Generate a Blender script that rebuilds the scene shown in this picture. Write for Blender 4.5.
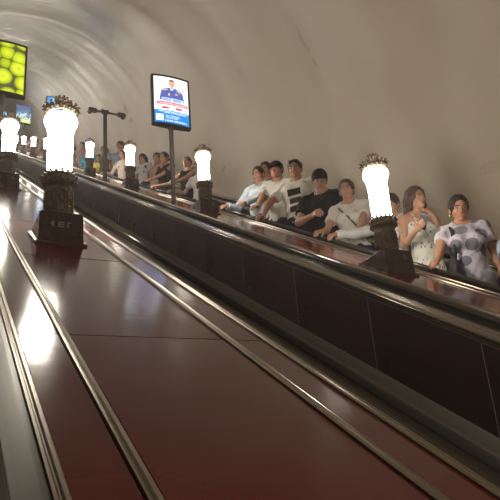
import bpy, bmesh, math, random
import numpy as np
from mathutils import Vector, Matrix

for _o in list(bpy.data.objects):
    bpy.data.objects.remove(_o)
S = bpy.context.scene
COL = S.collection
PI = math.pi
C30, S30 = math.cos(PI/6), math.sin(PI/6)

# ------------------------------------------------------------------ camera
YAW, PITCH, ROLL, FPX = 0.4773297, 0.3583357, -0.0817672, 650.0
cam_data = bpy.data.cameras.new('camera')
cam = bpy.data.objects.new('camera', cam_data)
COL.objects.link(cam)
fw = Vector((math.sin(YAW)*math.cos(PITCH), math.cos(YAW)*math.cos(PITCH), math.sin(PITCH)))
rt = Vector((math.cos(YAW), -math.sin(YAW), 0))
up = rt.cross(fw)
r2 = rt*math.cos(ROLL) + up*math.sin(ROLL)
u2 = -rt*math.sin(ROLL) + up*math.cos(ROLL)
m = Matrix((r2, u2, -fw)).transposed().to_4x4()
cam.matrix_world = m
cam_data.sensor_width = 36
cam_data.lens = 36*FPX/500
cam_data.clip_start = 0.02
cam_data.clip_end = 200
S.camera = cam

# ------------------------------------------------------------------ world, exposure
world = bpy.data.worlds.new('world')
S.world = world
world.use_nodes = True
world.node_tree.nodes['Background'].inputs[0].default_value = (0.02, 0.018, 0.016, 1)
S.view_settings.view_transform = 'Standard'
S.view_settings.look = 'None'
S.view_settings.gamma = 1
S.view_settings.use_curve_mapping = False
S.view_settings.exposure = 0.52
GLOBE_STRENGTH = 30.0

# ------------------------------------------------------------------ incline frame
NV = Vector((0, -S30, C30))       # normal of the incline
UV = Vector((0, C30, S30))        # up along the incline
DECK_N = -0.5                     # plane of the balustrade decks
def P(x, s, n, z=0.0):
    return Vector((x, 0, 0)) + UV*s + NV*n + Vector((0, 0, z))
def deck_z(y):                    # height of the deck plane at horizontal y
    return -0.57735 + 0.57735*y
def deckpt(x, s, z=0.0):
    return P(x, s, DECK_N, z)
S0, S1 = -8.0, 58.0
DECKS = {'near': 0.57, 'far': 2.8, 'wall': 5.03, 'left': -1.66}

# ------------------------------------------------------------------ materials
def mat(name, color, rough=0.5, metal=0.0, coat=0.0, spec=0.5, emit=None, estr=0.0, build=None):
    M_ = bpy.data.materials.new(name)
    M_.use_nodes = True
    nt = M_.node_tree
    b = nt.nodes['Principled BSDF']
    b.inputs['Base Color'].default_value = (*color, 1)
    b.inputs['Roughness'].default_value = rough
    b.inputs['Metallic'].default_value = metal
    b.inputs['Coat Weight'].default_value = coat
    b.inputs['Coat Roughness'].default_value = 0.08
    b.inputs['Specular IOR Level'].default_value = spec
    if emit:
        b.inputs['Emission Color'].default_value = (*emit, 1)
        b.inputs['Emission Strength'].default_value = estr
    if build:
        build(nt, b)
    return M_

def noise_rough(scale=(3, 3, 3), lo=0.1, hi=0.3, bump=0.0, colvar=None, detail=4, bscale=None, incl=False):
    """mottled roughness, faint bump and colour variation"""
    def f(nt, b):
        tc = nt.nodes.new('ShaderNodeTexCoord')
        mp = nt.nodes.new('ShaderNodeMapping')
        ra = nt.nodes.new('ShaderNodeMapping')          # turn the pattern to lie along the incline
        if incl: ra.inputs['Rotation'].default_value = (-PI/6, 0, 0)
        nt.links.new(tc.outputs['Object'], ra.inputs[0])
        mp.inputs['Scale'].default_value = scale
        nt.links.new(ra.outputs[0], mp.inputs[0])
        nz = nt.nodes.new('ShaderNodeTexNoise')
        nz.inputs['Scale'].default_value = 1.0
        nz.inputs['Detail'].default_value = detail
        nt.links.new(mp.outputs[0], nz.inputs['Vector'])
        mr = nt.nodes.new('ShaderNodeMapRange')
        mr.inputs['From Min'].default_value = 0.3
        mr.inputs['From Max'].default_value = 0.7
        mr.inputs['To Min'].default_value = lo
        mr.inputs['To Max'].default_value = hi
        nt.links.new(nz.outputs['Fac'], mr.inputs['Value'])
        nt.links.new(mr.outputs[0], b.inputs['Roughness'])
        if bump:
            bp = nt.nodes.new('ShaderNodeBump')
            bp.inputs['Strength'].default_value = bump
            bp.inputs['Distance'].default_value = 0.01
            src = nz
            if bscale:
                mp2 = nt.nodes.new('ShaderNodeMapping')
                mp2.inputs['Scale'].default_value = bscale
                nt.links.new(ra.outputs[0], mp2.inputs[0])
                src = nt.nodes.new('ShaderNodeTexNoise')
                src.inputs['Scale'].default_value = 1.0
                nt.links.new(mp2.outputs[0], src.inputs['Vector'])
            nt.links.new(src.outputs['Fac'], bp.inputs['Height'])
            nt.links.new(bp.outputs[0], b.inputs['Normal'])
        if colvar:
            cr = nt.nodes.new('ShaderNodeValToRGB')
            cr.color_ramp.elements[0].position = 0.3
            cr.color_ramp.elements[1].position = 0.7
            cr.color_ramp.elements[0].color = (*colvar[0], 1)
            cr.color_ramp.elements[1].color = (*colvar[1], 1)
            nt.links.new(nz.outputs['Fac'], cr.inputs[0])
            nt.links.new(cr.outputs[0], b.inputs['Base Color'])
    return f

PLASTER = mat('plaster', (0.78, 0.69, 0.56), 0.42, spec=0.5,
              build=noise_rough((0.5, 1.2, 1.2), 0.27, 0.42, 0.0, ((0.74, 0.65, 0.52), (0.81, 0.72, 0.59))))
PANEL = mat('brown_laminate', (0.08, 0.006, 0.004), 0.2, coat=0.0, spec=0.25,
            build=noise_rough((3, 1.2, 1.2), 0.10, 0.18, 0.05, ((0.066, 0.004, 0.0028), (0.084, 0.0055, 0.004)), 3, (1.5, 9, 3), incl=True))
SIDEP = mat('side_laminate', (0.022, 0.007, 0.007), 0.3, spec=0.6,
            build=noise_rough((2, 2, 2), 0.26, 0.36, 0.0, ((0.026, 0.009, 0.009), (0.032, 0.011, 0.011))))
STEEL = mat('brushed_steel', (0.36, 0.335, 0.29), 0.28, metal=1.0,
            build=noise_rough((90, .6, 90), 0.22, 0.36, 0.05, incl=True))
BEAD = mat('steel_bead', (0.24, 0.205, 0.155), 0.28, metal=1.0)
OLIVE = mat('painted_steel_band', (0.060, 0.046, 0.030), 0.35, metal=0.5,
            build=noise_rough((60, .6, 60), 0.30, 0.42, 0.02, incl=True))
RUBBER = mat('black_rubber', (0.030, 0.026, 0.022), 0.22, spec=1.0,
             build=noise_rough((12, 1, 12), 0.15, 0.22, 0.0, incl=True))
DARK = mat('dark_gap', (0.008, 0.006, 0.006), 0.7)
STEP = mat('step_metal', (0.12, 0.12, 0.12), 0.5, metal=0.6)
BRONZE = mat('cast_bronze', (0.115, 0.085, 0.058), 0.46, metal=0.55,
             build=noise_rough((60, 60, 60), 0.35, 0.6, 0.5, ((0.09, 0.062, 0.04), (0.20, 0.155, 0.105))))
PLINTH = mat('plinth_laminate', (0.045, 0.016, 0.012), 0.28, spec=0.5,
             build=noise_rough((9, 9, 9), 0.2, 0.36, 0.02))
GLOBE = mat('opal_glass_lit', (0.9, 0.88, 0.82), 0.25, emit=(1.0, 0.915, 0.785), estr=GLOBE_STRENGTH)
POST = mat('grey_post_paint', (0.075, 0.068, 0.055), 0.42, metal=0.3)
FRAME = mat('sign_frame', (0.035, 0.033, 0.030), 0.4)
LABEL = mat('pale_sticker', (0.30, 0.28, 0.27), 0.5)
PHONE = mat('phone_body', (0.12, 0.12, 0.13), 0.25)

def emis(name, color, s=1.0):
    return mat(name, (0.02, 0.02, 0.02), 0.25, emit=color, estr=s)

# ------------------------------------------------------------------ mesh helpers
def link_mesh(name, verts, faces, m_, parent=None, smooth=False, loc=(0, 0, 0)):
    me = bpy.data.meshes.new(name)
    me.from_pydata([tuple(v) for v in verts], [], faces)
    me.validate()
    bm = bmesh.new(); bm.from_mesh(me)
    bmesh.ops.recalc_face_normals(bm, faces=bm.faces)
    bm.to_mesh(me); bm.free()
    if smooth:
        me.polygons.foreach_set('use_smooth', [True]*len(me.polygons))
    me.materials.append(m_)
    o = bpy.data.objects.new(name, me)
    COL.objects.link(o)
    o.location = loc
    if parent: o.parent = parent
    return o

def bm_obj(name, bm, m_, parent=None, smooth=False, loc=(0, 0, 0)):
    me = bpy.data.meshes.new(name)
    bmesh.ops.recalc_face_normals(bm, faces=bm.faces)
    bm.to_mesh(me); bm.free()
    if smooth:
        me.polygons.foreach_set('use_smooth', [True]*len(me.polygons))
    me.materials.append(m_)
    o = bpy.data.objects.new(name, me)
    COL.objects.link(o)
    o.location = loc
    if parent: o.parent = parent
    return o

def empty(name, loc=(0, 0, 0), rot=(0, 0, 0)):
    o = bpy.data.objects.new(name, None)
    o.empty_display_size = 0.1
    COL.objects.link(o); o.location = loc; o.rotation_euler = rot
    return o

def tag(o, label=None, cat=None, group=None, kind=None):
    if label: o['label'] = label
    if cat: o['category'] = cat
    if group: o['group'] = group
    if kind: o['kind'] = kind
    return o

def copy_tree(o, parent=None):
    c = o.copy(); COL.objects.link(c); c.parent = parent
    for ch in list(o.children):
        copy_tree(ch, c)
    return c

def sweep(name, prof, m_, parent=None, s0=S0, s1=S1, closed=True, smooth=False, base=None, nseg=1):
    """profile of (x, n) pairs pulled along the incline"""
    vs, fs = [], []
    k = len(prof)
    for i in range(nseg+1):
        s = s0 + (s1-s0)*i/nseg
        for (x, n) in prof:
            vs.append(P(x, s, n))
    for i in range(nseg):
        for j in range(k if closed else k-1):
            a = i*k+j; b_ = i*k+(j+1) % k
            fs.append((a, b_, b_+k, a+k))
    if closed:
        fs.append(tuple(range(k))); fs.append(tuple(range(nseg*k, nseg*k+k)))
    return link_mesh(name, vs, fs, m_, parent, smooth)

def arcprof(x, n, rx, rn, a0, a1, k=8):
    return [(x+rx*math.cos(math.radians(a0+(a1-a0)*i/k)), n+rn*math.sin(math.radians(a0+(a1-a0)*i/k))) for i in range(k+1)]

def add_box(bm, c, sz, rot=None, bevel=0.0):
    r = bmesh.ops.create_cube(bm, size=1.0)
    vs = r['verts']
    bmesh.ops.scale(bm, vec=sz, verts=vs)
    if rot is not None:
        bmesh.ops.rotate(bm, cent=(0, 0, 0), matrix=rot, verts=vs)
    bmesh.ops.translate(bm, vec=c, verts=vs)
    if bevel:
        es = list({e for v in vs for e in v.link_edges})
        bmesh.ops.bevel(bm, geom=es, offset=bevel, segments=2, affect='EDGES', profile=0.5)

def add_lathe(bm, prof, k=24, c=(0, 0, 0), cap=True):
    rings = []
    for (r, z) in prof:
        rings.append([bm.verts.new((c[0]+r*math.cos(2*PI*i/k), c[1]+r*math.sin(2*PI*i/k), c[2]+z)) for i in range(k)])
    for a, b_ in zip(rings, rings[1:]):
        for i in range(k):
            bm.faces.new((a[i], a[(i+1) % k], b_[(i+1) % k], b_[i]))
    if cap:
        bm.faces.new(rings[0]); bm.faces.new(rings[-1])

def add_tube(bm, pts, r, k=8):
    pts = [Vector(p) for p in pts]
    rings = []
    for i, p in enumerate(pts):
        t = (pts[min(i+1, len(pts)-1)]-pts[max(i-1, 0)]).normalized()
        a = t.orthogonal().normalized() if i == 0 else (rings_a - t*rings_a.dot(t)).normalized()
        rings_a = a
        b_ = t.cross(a)
        rr = r[i] if isinstance(r, (list, tuple)) else r
        rings.append([bm.verts.new(p + a*rr*math.cos(2*PI*j/k) + b_*rr*math.sin(2*PI*j/k)) for j in range(k)])
    for a, b_ in zip(rings, rings[1:]):
        for i in range(k):
            bm.faces.new((a[i], a[(i+1) % k], b_[(i+1) % k], b_[i]))
    bm.faces.new(rings[0]); bm.faces.new(rings[-1])

# ------------------------------------------------------------------ tunnel
def vault():
    XC, NC, R_ = 1.7, -0.55, 3.68
    rnd = random.Random(4)
    NS, NA = 480, 72
    # irregular plaster: broad rings of slightly different radius, closer together far up
    ph = [(rnd.uniform(1.1, 4.2), rnd.uniform(0, 6.28), rnd.uniform(0.4, 1.0), rnd.uniform(-0.5, 0.5)) for _ in range(9)]
    vs, fs = [], []
    ridges = [(11.9, .20, .75), (14.4, .07, .5), (17.2, .07, .6), (20.6, .07, .6), (24.0, .06, .6), (27.0, .07, .7), (30.5, .07, .7), (35, .07, .9), (6.0, .02, .6)]
    for i in range(NS+1):
        s = S0 + (S1-S0)*i/NS
        for j in range(NA+1):
            a = math.radians(-12 + 204*j/NA)
            d = sum(w*math.sin(6.283*s/L + p + q*a) for (L, p, w, q) in ph)*0.010
            d += 0.018*math.sin(a*2.3+s*0.21)*math.sin(s*0.5+1.3*a)
            for (rs, ra, rw) in ridges: d -= ra*math.exp(-((s-rs-.35*math.sin(a*2+rs))/rw)**2)*(.55+.45*math.sin(a*1.7+rs*.3))
            r = R_ + d
            vs.append(P(XC + r*math.cos(a), s, NC + r*math.sin(a)))
    for i in range(NS):
        for j in range(NA):
            a = i*(NA+1)+j
            fs.append((a, a+1, a+NA+2, a+NA+1))
    o = link_mesh('ceiling', vs, fs, PLASTER, smooth=True)
    sm = o.modifiers.new('shell', 'SOLIDIFY'); sm.thickness = 0.15; sm.offset = 1
    tag(o, kind='structure')
    for nm, s in (('wall_cap_back', S0), ('wall_cap_far', S1)):  # unseen end caps, added to close the tunnel so light bounces inside
        pr = [(XC+3.9*math.cos(t), NC+3.9*math.sin(t)) for t in np.linspace(0, PI, 40)] + [(-2.2, -1.9), (5.6, -1.9)]
        vs = [P(x, s+d, n) for d in (0, -0.1 if s < 0 else 0.1) for (x, n) in pr]
        k = len(pr)
        fs = [tuple(range(k)), tuple(range(k, 2*k))] + [(i, (i+1) % k, k+(i+1) % k, k+i) for i in range(k)]
        tag(link_mesh(nm, vs, fs, PLASTER), kind='structure')
    o = sweep('floor', [(-2.4, -1.9), (5.9, -1.9), (5.9, -2.0), (-2.4, -2.0)], DARK)
    tag(o, kind='structure')
vault()

# ------------------------------------------------------------------ balustrades
SUB = 0.012
def frustum_strip(bm, x0, x1, n0, s0, s1, th=0.01, bev=0.002):
    pass

def panel_mesh(w, L, th=0.012):
    """flat slab lying in the incline plane, edges eased; local x lateral, origin at lower end centre"""
    bm = bmesh.new()
    e = 0.003
    lay = [(-th, 0.0), (-e, 0.0), (0.0, e)]
    rings = []
    for (n, ins) in lay:
        rings.append([bm.verts.new(Vector((x, 0, 0)) + UV*s + NV*n) for (x, s) in
                      ((-w/2+ins, ins), (w/2-ins, ins), (w/2-ins, L-ins), (-w/2+ins, L-ins))])
    for a, b_ in zip(rings, rings[1:]):
        for i in range(4):
            bm.faces.new((a[i], a[(i+1) % 4], b_[(i+1) % 4], b_[i]))
    bm.faces.new(rings[0]); bm.faces.new(rings[-1])
    return bm

def balustrade(key, label, lo=-0.60, hi=0.60, panels=True, sides=(-1, 1)):
    c = DECKS[key]
    N0 = DECK_N
    root = empty('balustrade', P(c, 0, N0))
    tag(root, label, 'balustrade')
    base = root.location.copy()
    def fix(o):
        o.parent = root
        o.location = -base
        return o
    # dark carcass under the panels
    fix(sweep('carcass', [(c+lo+0.02, N0-0.02), (c+hi-0.02, N0-0.02), (c+hi-0.02, N0-0.9), (c+lo+0.02, N0-0.9)], DARK))
    rnd = random.Random(int(c*100))
    # main panels, edge panels
    proto = {}
    for (nm, x, w) in (('deck_panel', 0.0, 0.462), ('edge_panel', -0.312, 0.108), ('edge_panel', 0.312, 0.108)):
        if (x < 0 and lo > -0.3): continue
        s = 1.755 - 1.3*7
        while s < 45:
            if s > -6.5:
                if (nm) in proto:
                    o = proto[nm].copy(); COL.objects.link(o)
                else:
                    o = bm_obj(nm, panel_mesh(w, 1.297), PANEL); proto[nm] = o
                o.parent = root
                o.location = P(c+x, s, N0)-base
                o.rotation_euler = (rnd.uniform(-.0012, .0012), rnd.uniform(-.0015, .0015), 0)
            s += 1.3
    def prof(side, pts):
        return [(c+side*x, N0+n) for (x, n) in pts]
    for sd in sides:
        fix(sweep('moulding', prof(sd, [(0.233, -.012), (0.233, .004), (0.236, .008), (0.244, .009), (0.247, .004), (.249, .004), (.252, .007), (0.257, .006), (0.258, -.012)]), BEAD))
        fix(sweep('moulding', prof(sd, [(0.366, -.012), (0.366, .004), (0.369, .008), (0.376, .008), (0.379, .003), (.382, .003), (.385, .006), (0.391, .006), (0.393, -.012)]), BEAD))
        fix(sweep('deck_rail_bed', prof(sd, [(0.393, -.012), (0.393, .001), (0.405, .002), (0.4485, .002), (0.449, -.010), (.449, -.012)]), OLIVE))
        # outer side: sloping steel band, ribs, side panels, skirt
        fix(sweep('outer_band', prof(sd, [(.456, -.02), (.456, -.002), (.532, -.002), (.560, -.010), (.590, -.026), (.600, -.036), (.60, -.06), (.5, -.06)]), STEEL))
        ribs = []
        for k in range(3):
            ribs += [(.600, -.038-.012*k), (.607, -.041-.012*k), (.607, -.046-.012*k), (.600, -.049-.012*k)]
        fix(sweep('ribbed_moulding', prof(sd, ribs + [(.58, -.080), (.58, -.036)]), BEAD))
        fix(sweep('skirt', prof(sd, [(.600, -.74), (.612, -.76), (.612, -.93), (.58, -.93), (.58, -.74)]), STEEL))
        # side panels: vertical joints, 0.9 apart
        L, g, vs0 = 0.92, 0.0028, None
        pr = None
        s = 2.10 - 0.9*0 - 0.885*9
        Lp = 0.885
        while s < 45:
            if pr is None:
                vs = []
                top, bot = -.076, -.745
                for xx in (0.5955, 0.584):
                    for (ss, nn) in ((g, top), (Lp-g, top), (Lp-g, bot), (g, bot)):
                        sh = 0.577*(nn-top)
                        vs.append(Vector((sd*xx, 0, 0)) + UV*(ss+sh) + NV*nn)
                fs = [(0, 1, 2, 3), (4, 5, 6, 7), (0, 1, 5, 4), (1, 2, 6, 5), (2, 3, 7, 6), (3, 0, 4, 7)]
                pr = link_mesh('side_panel', vs, fs, SIDEP, root)
                o = pr
            else:
                o = pr.copy(); COL.objects.link(o); o.parent = root
            o.location = P(c, s, N0)-base
            s += Lp
        fix(sweep('backing_strip', prof(sd, [(.5795, -.06), (.5945, -.06), (.5945, -.75), (.5795, -.75)]), LABEL2))
    return root
LABEL2 = mat('joint_filler', (0.30, 0.24, 0.20), 0.5)

balustrade('near', 'broad brown laminate balustrade deck in the foreground, with two lit lamps on it')
balustrade('far', 'brown balustrade deck beyond the empty lane, carrying the poster sign and many lamps')
balustrade('left', 'brown balustrade deck along the left side of the tunnel, beyond the picture edge', sides=(1,))
balustrade('wall', 'dark brown balustrade ledge against the vault wall behind the passengers', sides=(-1,))

def handrail(c, side, label):
    N0 = DECK_N
    x = c + side*0.4935
    pr = [(x-0.034, N0-.004), (x-.0385, N0+.004), (x-.0385, N0+.022)] + arcprof(x-.026, N0+.025, .0125, .012, 170, 97, 5) + \
         [(x, N0+.0395)] + arcprof(x+.026, N0+.025, .0125, .012, 83, 10, 5) + [(x+.0385, N0+.022), (x+.0385, N0+.004), (x+.034, N0-.004)]
    o = sweep('handrail', pr, RUBBER, smooth=False, nseg=1)
    o.data.polygons.foreach_set('use_smooth', [len(p.vertices) == 4 for p in o.data.polygons])
    base = P(x, 0, N0)
    for v in o.data.vertices: v.co -= base
    o.location = base
    tag(o, label, 'handrail')
handrail(DECKS['near'], 1, 'black rubber handrail on the right edge of the foreground deck')
handrail(DECKS['near'], -1, 'black rubber handrail at the bottom left corner, nearest the viewer')
handrail(DECKS['far'], -1, 'black rubber handrail on the near edge of the far balustrade, above the side panels')
handrail(DECKS['far'], 1, 'black rubber handrail which the passengers hold, in front of them')
handrail(DECKS['wall'], -1, 'black rubber handrail behind the passengers, beside the vault wall')
handrail(DECKS['left'], 1, 'black rubber handrail at the left side of the tunnel, beyond the picture edge')

# ------------------------------------------------------------------ escalator steps
STEP_D, STEP_H = 0.40, 0.40*math.tan(PI/6)
STEP_DROP = 0.95                     # tread centre below the deck plane (vertical)
def tread(y):                        # (centre y, z) of the step that carries a person at y
    k = round(y/STEP_D)
    return k*STEP_D, deck_z(k*STEP_D)-STEP_DROP
def escalator(xc, label):
    root = empty('escalator', (xc, 0, tread(0)[1]))
    tag(root, label, 'escalator')
    bm = bmesh.new()
    add_box(bm, (0, 0, -0.02), (1.0, STEP_D, 0.04))
    for i in range(33):
        add_box(bm, (-0.48+i*0.03, 0, 0.004), (0.012, STEP_D-0.01, 0.008))
    add_box(bm, (0, -STEP_D/2+0.01, -0.04-STEP_H/2+0.01), (1.0, 0.02, STEP_H-0.02))
    st = bm_obj('step', bm, STEP, root)
    bm = bmesh.new(); add_box(bm, (0, -STEP_D/2+0.012, 0.0095), (1.0, 0.02, 0.003))
    for k in range(-9, 84):
        o = st if k == -9 else st.copy()
        if k != -9: COL.objects.link(o)
        o.parent = root
        o.location = (0, k*STEP_D, k*STEP_H - 0.008)
    bm.free()
escalator(-0.545, 'escalator at the left, whose handrail is nearest the viewer')
escalator(1.685, 'empty middle escalator sunk between the two brown balustrades')
escalator(3.915, 'escalator which carries the passengers, beside the vault wall')

# ------------------------------------------------------------------ lamps
def crown_leaf(bm, ang, r, z, h, w, lean):
    """one curled openwork leaf of the crown: a loop with a curled tip"""
    ca, sa = math.cos(ang), math.sin(ang)
    def W(t, rr, zz): return (rr*ca - t*sa, rr*sa + t*ca, zz)
    pts = []
    for i in range(13):
        a = -PI/2 + 2*PI*i/12
        t = w*math.cos(a)*(0.8+0.2*math.sin(a)); zz = z+h/2+h/2*math.sin(a)
        pts.append(W(t, r+lean*(zz-z)/h, zz))
    add_tube(bm, pts, 0.0042, 6)
    pts = [W(0, r, z), W(0, r+lean*.5, z+h*.5), W(0, r+lean, z+h*.95), W(0, r+lean+.012, z+h*1.02), W(0, r+lean+.016, z+h*.9)]
    add_tube(bm, pts, [.006, .006, .0055, .005, .003], 6)
    for sgn in (-1, 1):
        pts = [W(0, r+lean*.2, z+h*.2), W(sgn*w*.5, r+lean*.5, z+h*.45), W(sgn*w*.45, r+lean*.7, z+h*.7), W(sgn*w*.15, r+lean*.7, z+h*.66)]
        add_tube(bm, pts, .0035, 5)

def make_lamp():
    root = empty('balustrade_lamp')
    t = math.tan(PI/6)
    # plinth: level top, upright front, its foot follows the slope of the deck
    def prism(x0, y0, y1, ztop, flare, bm):
        vs = []
        lo = [(-x0-flare, y0-flare), (x0+flare, y0-flare), (x0+flare, y1+flare), (-x0-flare, y1+flare)]
        hi = [(-x0, y0), (x0, y0), (x0, y1), (-x0, y1)]
        b0 = [bm.verts.new((x, y, y*t+0.0)) for x, y in lo]
        b1 = [bm.verts.new((x, y, y*t+0.014)) for x, y in lo]
        b2 = [bm.verts.new((x*0+sx*(x0+0.004), yy, yy*t+0.020)) for (sx, yy), (x, y) in zip(((-1, y0-.004), (1, y0-.004), (1, y1+.004), (-1, y1+.004)), lo)]
        b3 = [bm.verts.new((x, y, ztop)) for x, y in hi]
        for a, b_ in ((b0, b1), (b1, b2), (b2, b3)):
            for i in range(4): bm.faces.new((a[i], a[(i+1) % 4], b_[(i+1) % 4], b_[i]))
        bm.faces.new(b0); bm.faces.new(b3)
    bm = bmesh.new(); prism(0.113, -0.105, 0.150, 0.125, 0.020, bm)
    bmesh.ops.bevel(bm, geom=[e for e in bm.edges if all(v.co.z > .12 for v in e.verts)], offset=.006, segments=2, affect='EDGES')
    pl = bm_obj('plinth', bm, PLINTH, root)
    # pale stencil on the front of the plinth
    bm = bmesh.new()
    v = [bm.verts.new(p) for p in ((-.058, -.1075, .058), (-.040, -.1075, .033), (-.036, -.1075, .072))]
    bm.faces.new(v)
    for (x, z, w_, h_) in ((-.012, .052, .008, .030), (.004, .064, .022, .006), (.004, .052, .018, .006), (.004, .040, .022, .006), (.034, .052, .007, .030), (.046, .064, .014, .005)):
        add_box(bm, (x, -.107, z), (w_, .0015, h_))
    bm_obj('stencil_mark', bm, LABEL, pl)
    # foot ring
    bm = bmesh.new()
    add_lathe(bm, [(.082, .122), (.084, .135), (.078, .142), (.074, .150)], 28)
    bm_obj('foot_ring', bm, BRONZE, root, True)
    # column with relief
    bm = bmesh.new()
    add_lathe(bm, [(.072, .148), (.0725, .20), (.0725, .29), (.071, .325)], 28)
    for k in range(8):
        a = 2*PI*k/8
        ca, sa = math.cos(a), math.sin(a)
        # arched frame with a rosette inside
        pts = []
        for i in range(15):
            if i < 4: tt, zz = -.022, .165+i*.032
            elif i > 10: tt, zz = .022, .165+(14-i)*.032
            else:
                b_ = PI - PI*(i-3.5)/7.0
                tt, zz = .022*math.cos(b_), .262+.022*math.sin(b_)
            pts.append((.074*ca-tt*sa, .074*sa+tt*ca, zz))
        add_tube(bm, pts, .0042, 5)
        for (tt, zz, rr) in ((0, .225, .011), (0, .25, .007), (0, .2, .007), (.010, .212, .006), (-.010, .212, .006), (0, .18, .006)):
            M_ = Matrix.Translation((.074*ca-tt*sa, .074*sa+tt*ca, zz))
            bmesh.ops.create_uvsphere(bm, u_segments=8, v_segments=6, radius=rr, matrix=M_)
    bm_obj('column', bm, BRONZE, root, True)
    # collar of cast leaves
    bm = bmesh.new()
    add_lathe(bm, [(.070, .318), (.088, .326), (.092, .336), (.080, .344), (.084, .352), (.092, .362), (.094, .374), (.084, .386), (.072, .392)], 28)
    for k in range(16):
        a = 2*PI*k/16
        ca, sa = math.cos(a), math.sin(a)
        for (zz, rr, rad) in ((.335, .091, .010), (.372, .092, .012), (.394, .082, .010)):
            bmesh.ops.create_uvsphere(bm, u_segments=8, v_segments=6, radius=rad, matrix=Matrix.Translation((rr*ca, rr*sa, zz)))
    bm_obj('collar', bm, BRONZE, root, True)
    # opal glass shade, flared lip at the top
    bm = bmesh.new()
    add_lathe(bm, [(.060, .385), (.066, .392), (.068, .42), (.0685, .50), (.069, .60), (.070, .655), (.074, .685), (.082, .705), (.0905, .725), (.093, .742), (.090, .756), (.080, .766), (.05, .773), (.015, .775)], 36)
    bm_obj('glass_shade', bm, GLOBE, root, True)
    # crown
    bm = bmesh.new()
    rp = [(.078 + .006*math.cos(2*PI*j/8), .787+.006*math.sin(2*PI*j/8)) for j in range(9)]
    add_lathe(bm, rp, 32, cap=False)
    for k in range(16):
        crown_leaf(bm, 2*PI*k/16, .080, .780, .050 if k % 2 else .042, .016, .014)
        a = 2*PI*k/16
        for (rr, zz, rad) in ((.088, .800, .010), (.093, .818, .0085), (.097, .833, .007)):
            bmesh.ops.create_uvsphere(bm, u_segments=7, v_segments=5, radius=rad, matrix=Matrix.Translation((rr*math.cos(a), rr*math.sin(a), zz)))
    cr = bm_obj('crown', bm, BRONZE, root, True)
    # finial: stem and spreading palmette
    bm = bmesh.new()
    add_lathe(bm, [(.05, .788), (.02, .796), (.009, .806), (.010, .83), (.014, .848), (.022, .862), (.030, .878), (.033, .890), (.020, .896), (.002, .897)], 16)
    for k in range(9):
        a = 2*PI*k/9
        add_tube(bm, [(.014*math.cos(a), .014*math.sin(a), .845), (.024*math.cos(a), .024*math.sin(a), .865), (.034*math.cos(a), .034*math.sin(a), .884), (.037*math.cos(a), .037*math.sin(a), .895), (.030*math.cos(a), .030*math.sin(a), .900)], [.006, .007, .008, .008, .005], 6)
    bm_obj('finial', bm, BRONZE, cr, True)
    return root

lamp0 = make_lamp()
LAMP_S0, LAMP_DS = 3.57, 3.60
lamp_labels_far = {
    0: 'lit lamp on the far balustrade in front of the long-haired woman in the floral dress',
    1: 'lit lamp on the far balustrade just right of the officer poster sign',
    2: 'lit lamp on the far balustrade right of the post with the camera heads',
    3: 'lit lamp on the far balustrade just left of the post with the camera heads',
    4: 'lit lamp on the far balustrade mostly hidden behind the big foreground lamp',
    5: 'small distant lit lamp peeking out at the left edge of the big foreground lamp',
    6: 'small distant lit lamp, second to the left from the big foreground lamp',
    7: 'small distant lit lamp, third to the left from the big foreground lamp',
    8: 'tiny distant lit lamp, just right of the lamp at the left picture edge',
}
for row, c in (('near', DECKS['near']), ('far', DECKS['far'])):
    for k in range(-2, 13):
        s = LAMP_S0 + LAMP_DS*k
        if k == -1 and row == 'near': s -= 0.35
        o = lamp0 if (row == 'near' and k == -2) else copy_tree(lamp0)
        o.location = deckpt(c, s)
        tag(o, None, 'lamp', 'lamps on the ' + ('foreground' if row == 'near' else 'far') + ' balustrade')
        if row == 'near':
            o['label'] = {0: 'big lit lamp standing on the foreground deck, nearest to the viewer',
                          1: 'lit lamp on the foreground deck at the left picture edge'}.get(k,
                          'lit lamp of the foreground deck, standing out of the picture')
            if k > 1: o['label'] = 'lit lamp farther up the foreground deck, left of the picture edge'
            if k > 8: bpy.data.batch_remove([*o.children_recursive, o])
        else:
            o['label'] = lamp_labels_far.get(k, 'lit lamp of the far balustrade, lower down out of the picture' if k < 0 else 'farthest faint lit lamps at the left end of the far balustrade')

# only the nearest lamp carries the big stencil; the others have a small mark
bm = bmesh.new()
for (x, z, w_, h_) in ((.050, .082, .016, .004), (.044, .076, .004, .010), (.050, .070, .016, .004), (.056, .064, .004, .010), (.050, .058, .016, .004)):
    add_box(bm, (x, -.1065, z), (w_, .0015, h_))
_tmp = bm_obj('small_mark', bm, LABEL)
small_mark = _tmp.data
bpy.data.objects.remove(_tmp)
for o in list(bpy.data.objects):
    if o.name.startswith('stencil_mark') and (o.parent.parent.location - deckpt(DECKS['near'], LAMP_S0)).length > .1:
        o.data = small_mark
        o.name = 'small_mark'

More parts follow.
